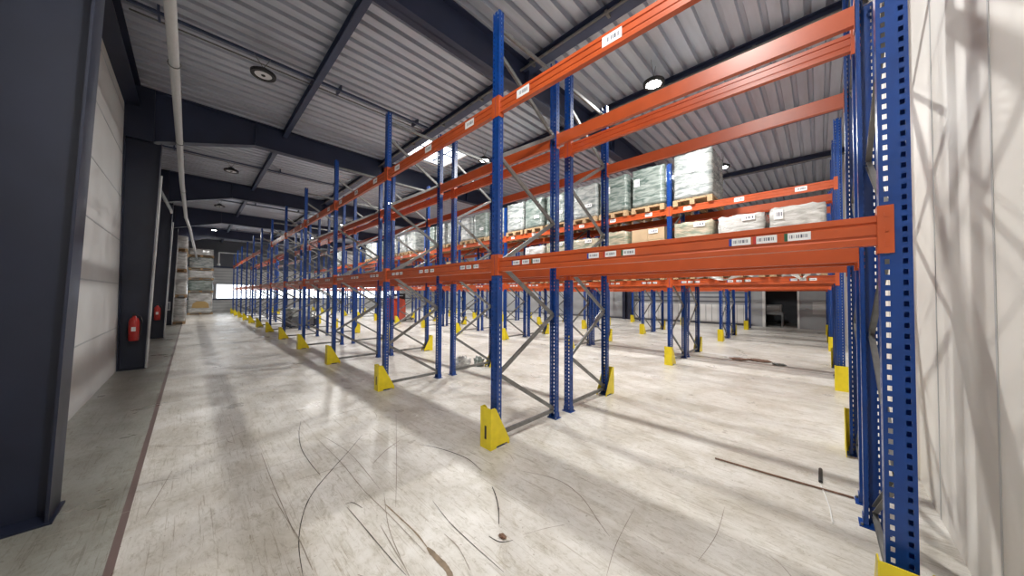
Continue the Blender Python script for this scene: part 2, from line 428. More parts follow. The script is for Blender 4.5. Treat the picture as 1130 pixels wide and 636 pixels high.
# ------------------------------------------------------------------ pallets and loads (origin: centre of the underside)
def pallet_mesh():
    b = MB(); W, D = .8, 1.2
    for y in (-.35, 0, .35): b.box((-D / 2, y - .05, 0), (D / 2, y + .05, .022), 'wood')
    for x in (-.54, 0, .54):
        for y in (-.35, 0, .35): b.box((x - .06, y - .05, .022), (x + .06, y + .05, .100), 'wood')
        b.box((x - .06, -W / 2, .100), (x + .06, W / 2, .122), 'wood')
    for i in range(7): b.box((-D / 2 + i * .1735, -W / 2, .122), (-D / 2 + i * .1735 + .12, W / 2, .144), 'wood') if False else None
    for i in range(6):
        y = -W / 2 + i * .136; b.box((-D / 2, y, .122), (D / 2, y + .118, .144), 'wood')
    return b.mesh('pallet')
PALLET = pallet_mesh()
def cargo(kind, h, seed, crown=.03):
    rnd = random.Random(seed); bm = bmesh.new()
    nx, ny, nz = 12, 9, max(6, int(h / .09)); W, D = .80, 1.16
    vs = {}
    def V(i, j, k):
        key = (i, j, k)
        if key not in vs:
            x = (i / nx - .5) * D; y = (j / ny - .5) * W; z = k / nz * h
            edge = (i in (0, nx)) + (j in (0, ny)) + (k == nz)
            jit = .009
            rx = ry = 0
            if i in (0, nx): rx = rnd.uniform(-1, .6) * jit + math.sin(k * 1.9 + seed) * .006
            if j in (0, ny): ry = rnd.uniform(-1, .6) * jit + math.sin(k * 2.3 + seed) * .006
            sx = 1 if i == nx else -1; sy = 1 if j == ny else -1
            x += rx * sx * (i in (0, nx)); y += ry * sy * (j in (0, ny))
            if i in (0, nx) and j in (0, ny): x -= .02 * sx; y -= .02 * sy
            if k == nz: z += rnd.uniform(-.5, 1) * crown
            if k == nz and edge > 1: z -= .02
            vs[key] = bm.verts.new((x, y, z))
        return vs[key]
    def F(*q): f = bm.faces.new(q); f.smooth = True
    for k in range(nz):
        for i in range(nx):
            F(V(i, 0, k), V(i + 1, 0, k), V(i + 1, 0, k + 1), V(i, 0, k + 1)); F(V(i + 1, ny, k), V(i, ny, k), V(i, ny, k + 1), V(i + 1, ny, k + 1))
        for j in range(ny):
            F(V(0, j + 1, k), V(0, j, k), V(0, j, k + 1), V(0, j + 1, k + 1)); F(V(nx, j, k), V(nx, j + 1, k), V(nx, j + 1, k + 1), V(nx, j, k + 1))
    for i in range(nx):
        for j in range(ny):
            F(V(i, j, nz), V(i + 1, j, nz), V(i + 1, j + 1, nz), V(i, j + 1, nz)); F(V(i, j + 1, 0), V(i + 1, j + 1, 0), V(i + 1, j, 0), V(i, j, 0))
    me = bpy.data.meshes.new('wrapped_goods'); bm.to_mesh(me); bm.free(); me.materials.append(M[kind]); return me
def cartons_mesh(h, seed):
    rnd = random.Random(seed); b = MB(); n = max(2, round(h / .27)); hh = h / n
    for k in range(n):
        for i in range(3):
            for j in range(2):
                dx = rnd.uniform(-.006, .006)
                b.box((-.58 + i * .388 + dx, -.395 + j * .397, k * hh), (-.58 + i * .388 + .382 + dx, -.395 + j * .397 + .392, (k + 1) * hh - .004), 'carton')
                b.box((-.58 + i * .388 + dx + .17, -.396 + j * .397, k * hh + .0), (-.58 + i * .388 + .21 + dx, -.394 + j * .397 + .390, (k + 1) * hh - .003), 'tan')
    return b.mesh('cartons')
CARGO = {}
def get_cargo(kind, h, v=0):
    key = (kind, round(h, 2), v)
    if key not in CARGO: CARGO[key] = cartons_mesh(h, v) if kind == 'cartons' else cargo(kind, h, v + len(CARGO) * 3)
    return CARGO[key]
b = MB(); b.box((-.0015, 0, 0), (0, .14, .19), 'sheet'); SHEET = b.mesh('paper_sheet')
b = MB(); b.box((-.0015, 0, 0), (0, .22, .10), 'sheet'); SHEET2 = b.mesh('paper_sheet')
NAMES = {'wrap_green': 'green and grey film-wrapped pallet load', 'wrap_grey': 'silvery film-wrapped pallet load',
         'wrap_white': 'white film-wrapped pallet load', 'wrap_tan': 'film-wrapped brown carton pallet load', 'cartons': 'stacked brown carton pallet load'}
def load(x, y, z, kind, h, where, v=0, group=None, sheet=True, full=True, rz=0, lab=None):
    t = thing('pallet_load', lab or f'{NAMES[kind]} {where}', 'pallet load', (x, y, z), rz, group)
    link('pallet', PALLET, t); link('wrapped_goods' if kind != 'cartons' else 'cartons', get_cargo(kind, h, v), t, (0, 0, .144))
    if sheet:
        if v % 2 == 0: link('paper_sheet', SHEET, t, (-.5935, -.05 + .12 * (v % 3), .144 + h * (.80 if z < 3 else .55)))['label'] = 'white paper sheet'
        else: link('paper_sheet', SHEET2, t, (-.5935, -.25, .144 + h * (.88 if z < 3 else .3)))['label'] = 'white paper sheet'
    return t
XC = ROWS[2] + .525
Z1, Z2 = 1.93 + .0735, 3.63 + .0735
PY = (.50, 1.42, 2.30)
PLN = ('nearest right wall', 'middle', 'farthest from right wall')
NAMES2 = {'wrap_green': 'green grey wrapped load', 'wrap_grey': 'silvery wrapped load', 'wrap_white': 'white wrapped load', 'wrap_tan': 'wrapped carton load', 'cartons': 'brown carton load'}
GU = 'pallet loads on the upper level of the third rack row'; GL = 'pallet loads on the lower level of the third rack row'
up = {0: [None, None, ('wrap_grey', 1.06, 0)],
      1: [('wrap_green', .98, 2), ('wrap_green', .96, 4), ('wrap_grey', .95, 1)],
      2: [('wrap_green', .92, 1), ('wrap_green', .98, 3), ('wrap_grey', .99, 5)],
      3: [('wrap_grey', .95, 1), ('wrap_green', .98, 3), ('wrap_grey', .96, 5)],
      4: [('wrap_grey', .95, 1), ('wrap_grey', .98, 3), ('wrap_green', .96, 5)],
      5: [None, ('wrap_grey', .98, 3), ('wrap_grey', .96, 5)],
      6: [('wrap_grey', .95, 1), None, ('wrap_green', .9, 5)],
      7: [('wrap_white', .95, 1), ('wrap_grey', 1.0, 3), None],
      9: [('wrap_white', .95, 1), ('wrap_grey', 1.0, 3), ('wrap_grey', 1.0, 5)]}
lo = {0: [('wrap_white', 1.15, 2), ('wrap_white', 1.12, 3), ('wrap_tan', .78, 1)],
      1: [('cartons', 1.14, 3), ('wrap_tan', 1.18, 2), ('wrap_tan', 1.10, 1)],
      2: [('wrap_tan', 1.12, 1), ('wrap_white', 1.08, 2), None],
      4: [('cartons', .9, 1), None, None], 6: [None, ('wrap_white', .8, 3), None]}
lo[0] = [('wrap_white', 1.20, 2), ('wrap_white', 1.16, 3), ('wrap_tan', 1.16, 1)]
for lev, tab, z, g in (('upper', up, Z2, GU), ('lower', lo, Z1, GL)):
    for k, row in tab.items():
        for j, e in enumerate(row):
            if not e: continue
            kind, h, v = e
            y = k * BAY + PY[j]
            if k == 0 and j == 0: y += .05
            load(XC, y, z, kind, h, '', v, g, lab=f'{NAMES2[kind]}, {lev} level of third row, {ORD[k]} bay, {PLN[j]}')

# loads against the left wall, stacked
hs = [1.35, 1.30, 1.05, .8]
for i, y in enumerate((24.6, 26.0, 27.4)):
    z = 0
    for j, h in enumerate(hs[:4]):
        o = load(-2.93 + .03 * (j % 2), y + .04 * j, z, 'wrap_white', h - .144, '', i * 4 + j, 'wrapped loads stacked against the left wall', sheet=False, rz=PI / 2,
                 lab=f'white film-wrapped load by left wall, {ORD[j]} from floor, {("nearest", "middle", "farthest")[i]} stack')
        z += h + .04
# stack by the end wall at the end of the aisle
z = 0
for j, (kind, h, d) in enumerate((('wrap_white', 1.62, 'white film-wrapped load with tan patch'), ('wrap_green', .92, 'grey green wrapped load'), ('wrap_white', .70, 'white crumpled wrapped load'), ('wrap_grey', .95, 'grey film-wrapped load'), ('wrap_white', .62, 'white topped wrapped load'))):
    o = load(-1.83, 34.1, z, kind, h - .144, '', j + 3, 'stack by the end wall of the aisle', sheet=False, rz=0,
             lab=f'{d}, {ORD[j]} from floor in stack at aisle end')
    o.scale = (1.14, 1.2, 1)
    if j == 0: BASE = o
    z += h + .04
b = MB()
b.prism([(-.42, 0), (.42, 0), (.36, .34), (.18, .50), (-.18, .50), (-.36, .34)], -.012, 0, 'tan')
o = b.build('cardboard_sheet', BASE, (0, -.415, .50)); o['label'] = 'tan cardboard sheet showing through the wrap'

# ------------------------------------------------------------------ room shell
b = MB(); b.box((XW, YS, -.2), (XE + 6, YN, 0), 'floor')
# tyre marks and scuffs, laid as thin ribbons of rubber and dirt on the concrete
def ribbon(pts, w, k, z=.0012, taper=True):
    n = len(pts); P = [Vector((x, y, 0)) for x, y in pts]
    Q = []
    for i in range(n - 1):
        p0 = P[max(i - 1, 0)]; p1 = P[i]; p2 = P[i + 1]; p3 = P[min(i + 2, n - 1)]
        for t in (0, .2, .4, .6, .8):
            Q.append(.5 * ((2 * p1) + (-p0 + p2) * t + (2 * p0 - 5 * p1 + 4 * p2 - p3) * t * t + (-p0 + 3 * p1 - 3 * p2 + p3) * t ** 3))
    Q.append(P[-1]); vs = []; fs = []
    for i, p in enumerate(Q):
        d = (Q[min(i + 1, len(Q) - 1)] - Q[max(i - 1, 0)]).normalized(); nrm = Vector((-d.y, d.x, 0))
        ww = w * 1.15 * (math.sin(PI * (i + .6) / (len(Q) + .2)) ** .5 if taper else 1) * random.uniform(.6, 1.1)
        vs += [p + nrm * ww / 2 + Vector((0, 0, z)), p - nrm * ww / 2 + Vector((0, 0, z))]
    for i in range(len(Q) - 1): fs.append((2 * i, 2 * i + 1, 2 * i + 3, 2 * i + 2))
    b.add(vs, fs, k)
MARKS = [('mark', 0.008, [(-1.87, 2.4), (-1.83, 2.7), (-1.75, 2.98), (-1.63, 3.23), (-1.42, 3.49), (-1.18, 3.76), (-0.94, 4.05)]), ('mark', 0.007, [(-1.34, 5.01), (-1.44, 4.62), (-1.51, 4.17), (-1.52, 3.76), (-1.51, 3.48)]), ('mark', 0.01, [(-0.6, 3.38), (-0.51, 3.2), (-0.44, 2.97), (-0.41, 2.74), (-0.45, 2.5)]), ('mark', 0.011, [(-0.54, 2.26), (-0.6, 2.15), (-0.69, 2.02), (-0.8, 1.9)]), ('mark', 0.006, [(-1.49, 2.86), (-1.48, 2.65), (-1.47, 2.36), (-1.46, 2.13), (-1.45, 1.99)]), ('mark', 0.006, [(-0.99, 2.46), (-1.03, 2.18), (-1.04, 1.91), (-1.04, 1.73), (-1.04, 1.6)]), ('mark', 0.008, [(-1.49, 2.9), (-1.44, 2.88), (-1.41, 2.76)]), ('scuff', 0.006, [(-0.39, 4.36), (-0.66, 3.78), (-1.0, 3.06), (-1.23, 2.59)]), ('scuff', 0.006, [(-1.82, 4.35), (-1.83, 3.69), (-1.83, 3.2), (-1.83, 2.82)]), ('scuff', 0.006, [(-1.86, 3.46), (-1.84, 3.07), (-1.82, 2.75), (-1.82, 2.41)]), ('scuff', 0.006, [(-1.34, 4.46), (-1.31, 3.6), (-1.32, 3.0), (-1.3, 2.53), (-1.29, 2.05)]), ('scuff', 0.006, [(-1.28, 4.4), (-1.19, 3.72), (-1.22, 2.9)]), ('scuff', 0.01, [(-1.1, 3.34), (-0.91, 3.5), (-0.69, 3.62)]), ('mark', 0.008, [(-0.98, 4.91), (-0.79, 4.94), (-0.47, 4.92)]), ('scuff', 0.006, [(-1.39, 2.49), (-1.41, 2.28), (-1.43, 2.06)]), ('scuff', 0.006, [(-1.22, 2.82), (-1.35, 2.45), (-1.41, 2.17), (-1.44, 1.97)]), ('stain', 0.035, [(-1.26, 2.08), (-1.26, 1.97), (-1.26, 1.86), (-1.28, 1.77)]), ('stain', 0.012, [(-1.27, 2.68), (-1.26, 2.48), (-1.25, 2.25), (-1.26, 2.08)]), ('scuff', 0.008, [(-0.19, 2.25), (-0.07, 1.93), (-0.12, 1.66), (-0.27, 1.42), (-0.35, 1.29)]), ('scuff', 0.006, [(-1.12, 2.1), (-1.12, 1.94), (-1.17, 1.75)]), ('scuff', 0.005, [(-2.69, 5.45), (-2.39, 5.12), (-2.12, 4.96)]), ('scuff', 0.006, [(-2.67, 4.39), (-2.54, 4.38), (-2.38, 4.29)]), ('scuff', 0.006, [(-2.55, 3.79), (-2.5, 4.11), (-2.44, 4.51)]), ('scuff', 0.005, [(0.55, 0.8), (0.18, 0.78), (-0.15, 0.81)]), ('scuff', 0.004, [(0.06, 1.29), (-0.37, 1.23), (-0.64, 1.16)]), ('mark', 0.008, [(-0.92, 1.87), (-0.9, 1.78), (-0.83, 1.73)])]
for k, w, pts in MARKS: ribbon(pts, w, k)
for i in range(70):
    x = random.uniform(-2.4, 3.5); y = random.uniform(.2, 9); a = random.uniform(0, PI); l = random.uniform(.05, .45)
    c = random.uniform(-.04, .04)
    ribbon([(x, y), (x + math.cos(a) * l / 2 + c, y + math.sin(a) * l / 2), (x + math.cos(a) * l, y + math.sin(a) * l)], random.uniform(.003, .007), 'scuff', .0008)
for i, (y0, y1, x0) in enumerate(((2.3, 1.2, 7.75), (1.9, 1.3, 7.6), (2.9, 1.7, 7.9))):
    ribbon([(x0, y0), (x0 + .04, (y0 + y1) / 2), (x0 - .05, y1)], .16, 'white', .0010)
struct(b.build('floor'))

# ceiling: trapezoidal deck, ribs along X
b = MB(); P = .25; y = YS
prof = []
while y < YN:
    prof += [(y, ZC), (y + .155, ZC), (y + .175, ZC + .075), (y + .230, ZC + .075)]; y += P
prof.append((y, ZC))
xs = [XW, 2.0, 8.0, XE + .2]
SKY = []   # skylight rectangles x0,x1,y0,y1
vs = []; n = len(prof)
for x in xs:
    vs += [(x, p[0], p[1]) for p in prof]
b2 = MB()
skys = [(2.32, 3.72, 8.2, 9.7)]
def inside(x0, x1, y0, y1):
    for s in skys:
        if x0 >= s[0] - 1e-3 and x1 <= s[1] + 1e-3 and y0 >= s[2] - .02 and y1 <= s[3] + .02: return True
    return False
xs = sorted({XW, XE + .2, 2.32, 3.72})
for a, c in zip(xs, xs[1:]):
    for p, q in zip(prof, prof[1:]):
        if inside(a, c, p[0], q[0]): continue
        b.add([(a, p[0], p[1]), (c, p[0], p[1]), (c, q[0], q[1]), (a, q[0], q[1])], [(0, 1, 2, 3)], 'deck')
b.box((XW, YS, ZC + .30), (XE + .2, YN + .2, ZC + .34), 'deck')   # outer roof skin
struct(b.build('ceiling'))
s = skys[0]
fr = MB(); t = .06
fr.box((s[0] - t, s[2] - t, ZC - .02), (s[0], s[3] + t, ZC + .28), 'white'); fr.box((s[1], s[2] - t, ZC - .02), (s[1] + t, s[3] + t, ZC + .28), 'white')
fr.box((s[0], s[2] - t, ZC - .02), (s[1], s[2], ZC + .28), 'white'); fr.box((s[0], s[3], ZC - .02), (s[1], s[3] + t, ZC + .28), 'white')
w = struct(fr.build('window_1'))
g = MB(); g.box((s[0], s[2], ZC + .20), (s[1], s[3], ZC + .215), 'sky'); g.build('pane', w)
g = MB()
for i in range(1, 4): xx = s[0] + (s[1] - s[0]) * i / 4; g.box((xx - .012, s[2], ZC + .10), (xx + .012, s[3], ZC + .13), 'bluesteel')
g.box((s[0], (s[2] + s[3]) / 2 - .015, ZC + .07), (s[1], (s[2] + s[3]) / 2 + .015, ZC + .10), 'bluesteel'); g.build('safety_bar', w)

# walls
b = MB(); b.box((XW - .2, YS, 0), (XW, YN, ZC + .3), 'pale')
for i in range(6): b.box((XW, YS, .9 * (i + 1)), (XW + .004, YN, .9 * (i + 1) + .02), 'greyclad')
struct(b.build('wall_left'))
b = MB(); b.box((XW - .2, YS - .2, 0), (XE + .2, YS, ZC + .3), 'cream')
x = XW + .5
while x < XE: b.box((x, YS, 0), (x + .02, YS + .003, ZC), 'pale'); x += 1.1
struct(b.build('wall_right'))
# end wall: horizontal ribbed sheet with a band of windows
b = MB(); W0, W1 = -.9, 15.0
b.box((XW, YN, 0), (XE, YN + .2, 1.15), 'pale'); b.box((XW, YN, 2.40), (XE, YN + .2, 3.8), 'pale'); b.box((XW, YN, 3.8), (XE, YN + .2, ZC + .3), 'darkclad')
b.box((XW, YN, 1.15), (W0, YN + .2, 2.40), 'greyclad'); b.box((W1, YN, 1.15), (XE, YN + .2, 2.40), 'greyclad')
for i in range(24):
    z = .1 + i * .24
    if 1.0 < z < 2.45: continue
    b.box((XW, YN - .02, z), (XE, YN, z + .05), 'greyclad' if z < 3.8 else 'darkclad')
struct(b.build('wall_end'))
b = MB(); b.box((XW, YN - .09, 3.76), (XE, YN - .02, 3.88), 'bluesteel'); struct(b.build('trim_1'))
b = MB(); b.box((XW, YN - .07, 1.05), (XE, YN - .02, 1.15), 'bluesteel'); struct(b.build('trim_2'))
nwin = 2; x = W0
while x < W1 - .1:
    x2 = min(x + 3.18, W1)
    f = MB(); f.box((x, YN, 1.15), (x2, YN + .1, 1.20), 'white'); f.box((x, YN, 2.35), (x2, YN + .1, 2.40), 'white')
    f.box((x, YN, 1.2), (x + .05, YN + .1, 2.35), 'white'); f.box((x2 - .05, YN, 1.2), (x2, YN + .1, 2.35), 'white')
    w = struct(f.build(f'window_{nwin}')); p = MB(); p.box((x + .05, YN + .05, 1.2), (x2 - .05, YN + .06, 2.35), 'glass'); p.build('pane', w)
    nwin += 1; x = x2
# far wall with door openings
DY0, DY1, DZ = 1.05, 2.30, 2.6
b = MB()
b.box((XE, YS, 0), (XE + .2, DY0, ZC + .3), 'greyclad'); b.box((XE, DY0, DZ), (XE + .2, DY1, ZC + .3), 'greyclad')
b.box((XE, DY1, 2.1), (XE + .2, YN, ZC + .3), 'greyclad'); b.box((XE, DY1, 0), (XE + .2, YN, 2.1), 'greyclad')
y = 2.95
while y < 9.2:
    b.box((XE - .04, y, .12), (XE, y + .27, 1.12), 'white'); y += .3
for z in (1.25, 1.5, 1.75, 2.0): b.box((XE - .02, 2.9, z), (XE, 9.3, z + .09), 'darkclad')
struct(b.build('wall_far'))
b = MB(); b.box((XE - .06, 2.85, 0), (XE, YN, .10), 'darkclad'); struct(b.build('baseboard_far'))
b = MB()
b.box((XE - .05, DY1, 0), (XE, DY1 + .12, DZ + .1), 'white'); b.box((XE - .05, DY0 - .08, 0), (XE, DY0, DZ + .1), 'white'); b.box((XE - .05, DY0, DZ), (XE, DY1, DZ + .1), 'white')
struct(b.build('door_1'))
# the unlit room behind the doorway
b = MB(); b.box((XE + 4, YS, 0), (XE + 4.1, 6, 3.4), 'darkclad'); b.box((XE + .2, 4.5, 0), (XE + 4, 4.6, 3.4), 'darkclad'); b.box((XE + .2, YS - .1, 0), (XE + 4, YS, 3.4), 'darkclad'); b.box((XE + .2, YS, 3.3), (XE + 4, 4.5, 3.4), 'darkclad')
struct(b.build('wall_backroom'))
t = thing('metal_crate', 'pale grey metal crate standing in the dark doorway of the far wall', 'crate', (XE + 1.3, 2.1, 0))
b = MB()
for dx, dy in ((-.3, -.4), (.3, -.4), (-.3, .4), (.3, .4)): b.box((dx - .03, dy - .03, 0), (dx + .03, dy + .03, .75), 'greyclad')
b.box((-.34, -.45, .62), (.34, .45, .70), 'greyclad'); b.build('stand', t)
b = MB(); b.box((-.3, -.38, .75 - .05), (.3, .38, 1.15), 'greyclad'); b.box((-.31, -.3, .8), (-.30, .3, 1.08), 'pale'); b.build('box_body', t)
# side door right of the doorway
b = MB(); b.box((XE - .05, -.1, 0), (XE - .01, .85, 2.1), 'greyclad'); d = struct(b.build('door_2'))
b = MB(); b.box((XE - .06, .05, .75), (XE - .05, .5, 1.35), 'pale'); b.build('door_window', d)
b = MB(); b.tube((XE - .1, .75, 1.0), (XE - .05, .75, 1.0), .012, 'galv'); b.tube((XE - .1, .75, 1.0), (XE - .1, .63, 1.0), .012, 'galv'); b.build('door_handle', d)
b = MB(); b.box((XE - .45, 9.35, 0), (XE - .05, 9.55, 5.4), 'navy'); b.box((XE - .45, 9.75, 0), (XE - .05, 9.95, 5.4), 'navy'); b.box((XE - .3, 9.5, 0), (XE - .2, 9.8, 5.4), 'navy'); struct(b.build('steel_column'))

# portal frames: rafters along X with haunches and tapered columns
RY = [-2.2 + 6.5 * i for i in range(1, 6)]
for i, y in enumerate(RY):
    b = MB(); zb = 5.47
    def rafter_z(x): return 4.95 + (zb - 4.95) * (x + 3.0) / 1.75 if x < -1.25 else zb
    # web and flanges
    b.prism([(-3.0, 4.95), (-1.25, zb), (XE, zb), (XE, ZC - .002), (-3.0, ZC - .002)], y - .006, y + .006, 'rafter')
    b.prism([(-3.0, 4.95), (-1.25, zb), (XE, zb), (XE, zb + .018), (-1.25, zb + .018), (-3.0, 4.97)], y - .11, y + .11, 'rafter')
    b.box((-3.0, y - .11, ZC - .02), (XE, y + .11, ZC - .002), 'rafter')
    for x in (-1.25, 2.1, 5.6, 9, 13):
        b.box((x - .006, y - .105, rafter_z(x) + .018), (x + .006, y + .105, ZC - .02), 'rafter')
    struct(b.build('roof_rafter'))
    b = MB()
    b.prism([(XW + .001, 0), (-3.02, 0), (-2.86, 4.93), (XW + .001, 4.93)], y - .006, y + .006, 'navy')
    b.prism([(-3.035, 0), (-3.02, 0), (-2.86, 4.93), (-2.875, 4.93)], y - .15, y + .15, 'navy')
    b.box((XW + .001, y - .15, 0), (XW + .02, y + .15, 6.08), 'navy')
    b.box((XW + .02, y - .15, 4.93), (-2.98, y + .15, 6.08), 'navy')
    b.box((XW + .001, y - .17, 0), (-3.0, y + .17, .012), 'navy')
    struct(b.build('steel_column'))
    # a dark sheet infill between the column flanges
b = MB(); b.box((XW + .001, YS, 5.35), (XW + .30, YN, 5.37), 'navy')
b = MB(); b.box((XW + .001, YS + .01, 5.62), (XW + .22, YN - .1, 5.64), 'navy'); b.box((XW + .001, YS + .01, 6.06), (XW + .22, YN - .1, 6.08), 'navy'); b.box((XW + .10, YS + .01, 5.64), (XW + .112, YN - .1, 6.06), 'navy')
struct(b.build('eaves_beam'))
# purlins along Y, each with its conduit
for i, x in enumerate((-.62, 2.12, 4.50, 7.95, 11.3, 14.8)):
    b = MB(); z0 = 5.93
    w = .055 if x < 0 else .09
    b.box((x - w, YS, z0), (x + w, YN, z0 + .012), 'bluesteel'); b.box((x - w, YS, ZC - .014), (x + w, YN, ZC - .002), 'bluesteel'); b.box((x - .01, YS, z0 + .012), (x + .01, YN, ZC - .014), 'bluesteel')
    struct(b.build('roof_purlin'))
    if i:
        b = MB(); b.tube((x - .16, YS + .02, 5.90), (x - .16, YN - .1, 5.90), .022, 'galv', 8)
        y = 1.0
        while y < YN - 1: b.box((x - .185, y, 5.88), (x - .06, y + .04, 5.935), 'galv'); y += 1.5
        tag(b.build('cable_conduit'), f'grey cable conduit along the {ORD[i]} roof purlin from the left wall', 'conduit', 'conduits under the roof purlins')
# thin rails across, from which the left lamps hang
for i, y in enumerate((7.55, 14.1, 20.2, 29.1)):
    b = MB(); b.box((-3.1, y - .02, 5.955), (1.9, y + .02, 5.995), 'bluesteel')
    b.box((-3.1, y + .28, 6.00), (1.9, y + .30, 6.02), 'galv')
    for xx in (-2.8, -.2, 1.6): b.box((xx, y - .012, 5.995), (xx + .03, y + .3, 6.095), 'bluesteel')
    tag(b.build('cable_rail'), f'dark cable rail across the roof above the {("nearest", "second", "third", "farthest")[i]} lamp of the left aisle', 'cable rail', 'cable rails over the left aisle')

# ------------------------------------------------------------------ lamps
def lamp(x, y, z, on, lab, power=170):
    t = thing('highbay_lamp', lab, 'lamp', (x, y, z), 0, 'round high bay lamps')
    b = MB(); b.lathe([(.128, 0), (.135, -.014), (.185, -.014), (.190, .0), (.190, .035), (.16, .055), (.075, .06), (.075, .11), (.03, .13)], 'black', 28); b.build('housing', t)
    b = MB(); b.lathe([(.120, -.004), (.127, -.002), (.127, .0005)], 'lamp_on' if on else 'lamp_off', 28); b.build('diffuser', t)
    if not on: b = MB(); b.lathe([(.028, -.016), (.034, -.0065)], 'black', 16); b.build('sensor', t)
    b = MB()
    for dx in (-.14, .10): b.tube((0, 0, .13), (dx, 0, 5.95 - z if x < 1 else ZC - z), .006, 'galv', 6)
    b.build('hanger', t)
    if on:
        L = bpy.data.lights.new('lamp_light', 'AREA'); L.shape = 'DISK'; L.size = .30; L.energy = power; L.color = (1.0, .985, .955)
        o = bpy.data.objects.new('lamp_light', L); C.objects.link(o); o.parent = t; o.location = (0, 0, -.012)
for i, y in enumerate((7.5, 14.0, 20.0)):
    lamp(-1.5, y, 5.62, False, f'unlit round black rimmed lamp over the left aisle, {ORD[i]} visible from the camera')
lamp(-1.4, 27.9, 5.65, True, 'lit lamp far down the left aisle near the end wall', 160)
lamp(-1.5, 1.0, 5.62, True, 'lit round lamp over the left aisle, right above the camera', 150)
for i, y in enumerate((2.50, 7.5, 14.0, 20.4, 27.0)):
    lamp(3.80, y, 5.70, True, f'lit round lamp over the aisle behind the second rack row, {ORD[i]} from right wall', 260)
for i, y in enumerate((2.4, 9.0, 15.5, 22.0, 28.5)):
    lamp(9.35, y, 5.70, True, f'lit round lamp over the aisle behind the fourth rack row, {ORD[i]} from right wall', 260)
for i, y in enumerate((4.5, 12.0, 20.0, 28.0)):
    lamp(15.0, y, 5.70, True, f'lit round lamp before the far wall, {ORD[i]} from right wall', 240)

# ------------------------------------------------------------------ services on the left side
b = MB(); b.path([(-2.58, -.3, 4.95), (-2.58, 8, 4.95), (-2.60, 14, 4.95), (-2.56, 20, 4.9), (-2.44, 23, 4.85), (-2.25, 29, 4.5), (-2.1, 33, 4.15)], .055, 'pipe', 12)
t = b.build('overhead_pipe', None, smooth=True); tag(t, 'long pale grey pipe hung along the left wall above the aisle', 'pipe')
for y in (3, 6.9, 10.3, 15, 20):
    h = MB(); h.path([(-2.58 + .066 * math.cos(a), y, 4.94 + .066 * math.sin(a)) for a in [i * PI / 6 for i in range(13)]], .008, 'galv', 6)
    h.tube((-2.58, y, 5.0), (-2.58, y, ZC - .006), .005, 'galv', 6); h.build('pipe_clamp', t)
for i, y in enumerate(RY[1:4]):
    b = MB(); b.path([(-2.99 + .033 * z / 1 , y - .19, z) for z in (0.02, 1, 2, 3, 4.2)], .018, 'pipe', 8)
    tag(b.build('downpipe'), f'thin grey vertical conduit on the {ORD[i]} navy column of the left wall', 'conduit', 'conduits on the left columns')
def extinguisher(x, y, z, lab):
    t = thing('fire_extinguisher', lab, 'fire extinguisher', (x, y, z), 0, 'extinguishers on the left columns')
    b = MB(); b.lathe([(.07, 0), (.078, .02), (.078, .40), (.06, .46), (.03, .49), (.025, .52)], 'red', 20); b.build('cylinder', t, smooth=True)
    b = MB(); b.box((-.02, -.03, .52), (.02, .03, .56), 'black'); b.box((-.012, -.10, .56), (.012, .02, .58), 'black'); b.tube((0, -.02, .54), (.09, -.03, .50), .009, 'black', 8); b.build('valve', t)
    b = MB(); b.path([(.09, -.03, .50), (.11, -.03, .42), (.10, -.02, .25), (.09, -.02, .12)], .010, 'black', 8); b.build('hose', t)
    b = MB(); b.box((-.03, -.0805, .20), (.03, -.0775, .29), 'white'); b.build('paper_tag', t)
extinguisher(-3.17, RY[1] - .24, .62, 'red fire extinguisher on the nearest navy column in view at the left edge')
extinguisher(-3.17, RY[2] - .24, .66, 'red fire extinguisher on the second navy column, farther down the aisle')
b = MB(); b.box((-.09, -.05, 0), (.09, .05, .42), 'greyclad'); b.box((-.07, -.055, .05), (.07, -.05, .37), 'darkclad')
tag(b.build('switch_box', None, (-3.15, RY[3] - .21, .75)), 'grey switch box on the third navy column of the left wall', 'switch box')
for i in (1, 2):
    b = MB(); T = Matrix.Translation((-2.88, RY[i] + .6, 4.0)) @ Matrix.Rotation(math.radians(-22), 4, 'Y')
    b.box((-.02, -.25, -.45), (.02, .25, .45), 'greyclad', T); b.box((-.22, -.2, -.05), (-.02, .2, .05), 'navy', T)
    if i == 1: tag(b.build('tilted_panel'), 'tilted pale panel fixed behind the nearest navy column in view', 'panel')  # plain tilted panel of unknown use, not known to be a heater
b = MB(); b.tube((-.9, 33.2, 4.75), (1.6, 33.2, 4.75), .04, 'pipe', 8); b.tube((-.9, 33.2, 4.75), (-.9, 33.2, 3.9), .04, 'pipe', 8); b.tube((-.9, 33.2, 3.9), (-.9, 33.2, 3.75), .08, 'pipe', 10, r2=.11)
b.box((.4, 33.19, 4.78), (.42, 33.21, ZC), 'galv'); tag(b.build('vent_pipe'), 'bent grey pipe hanging below the roof before the end wall', 'pipe')

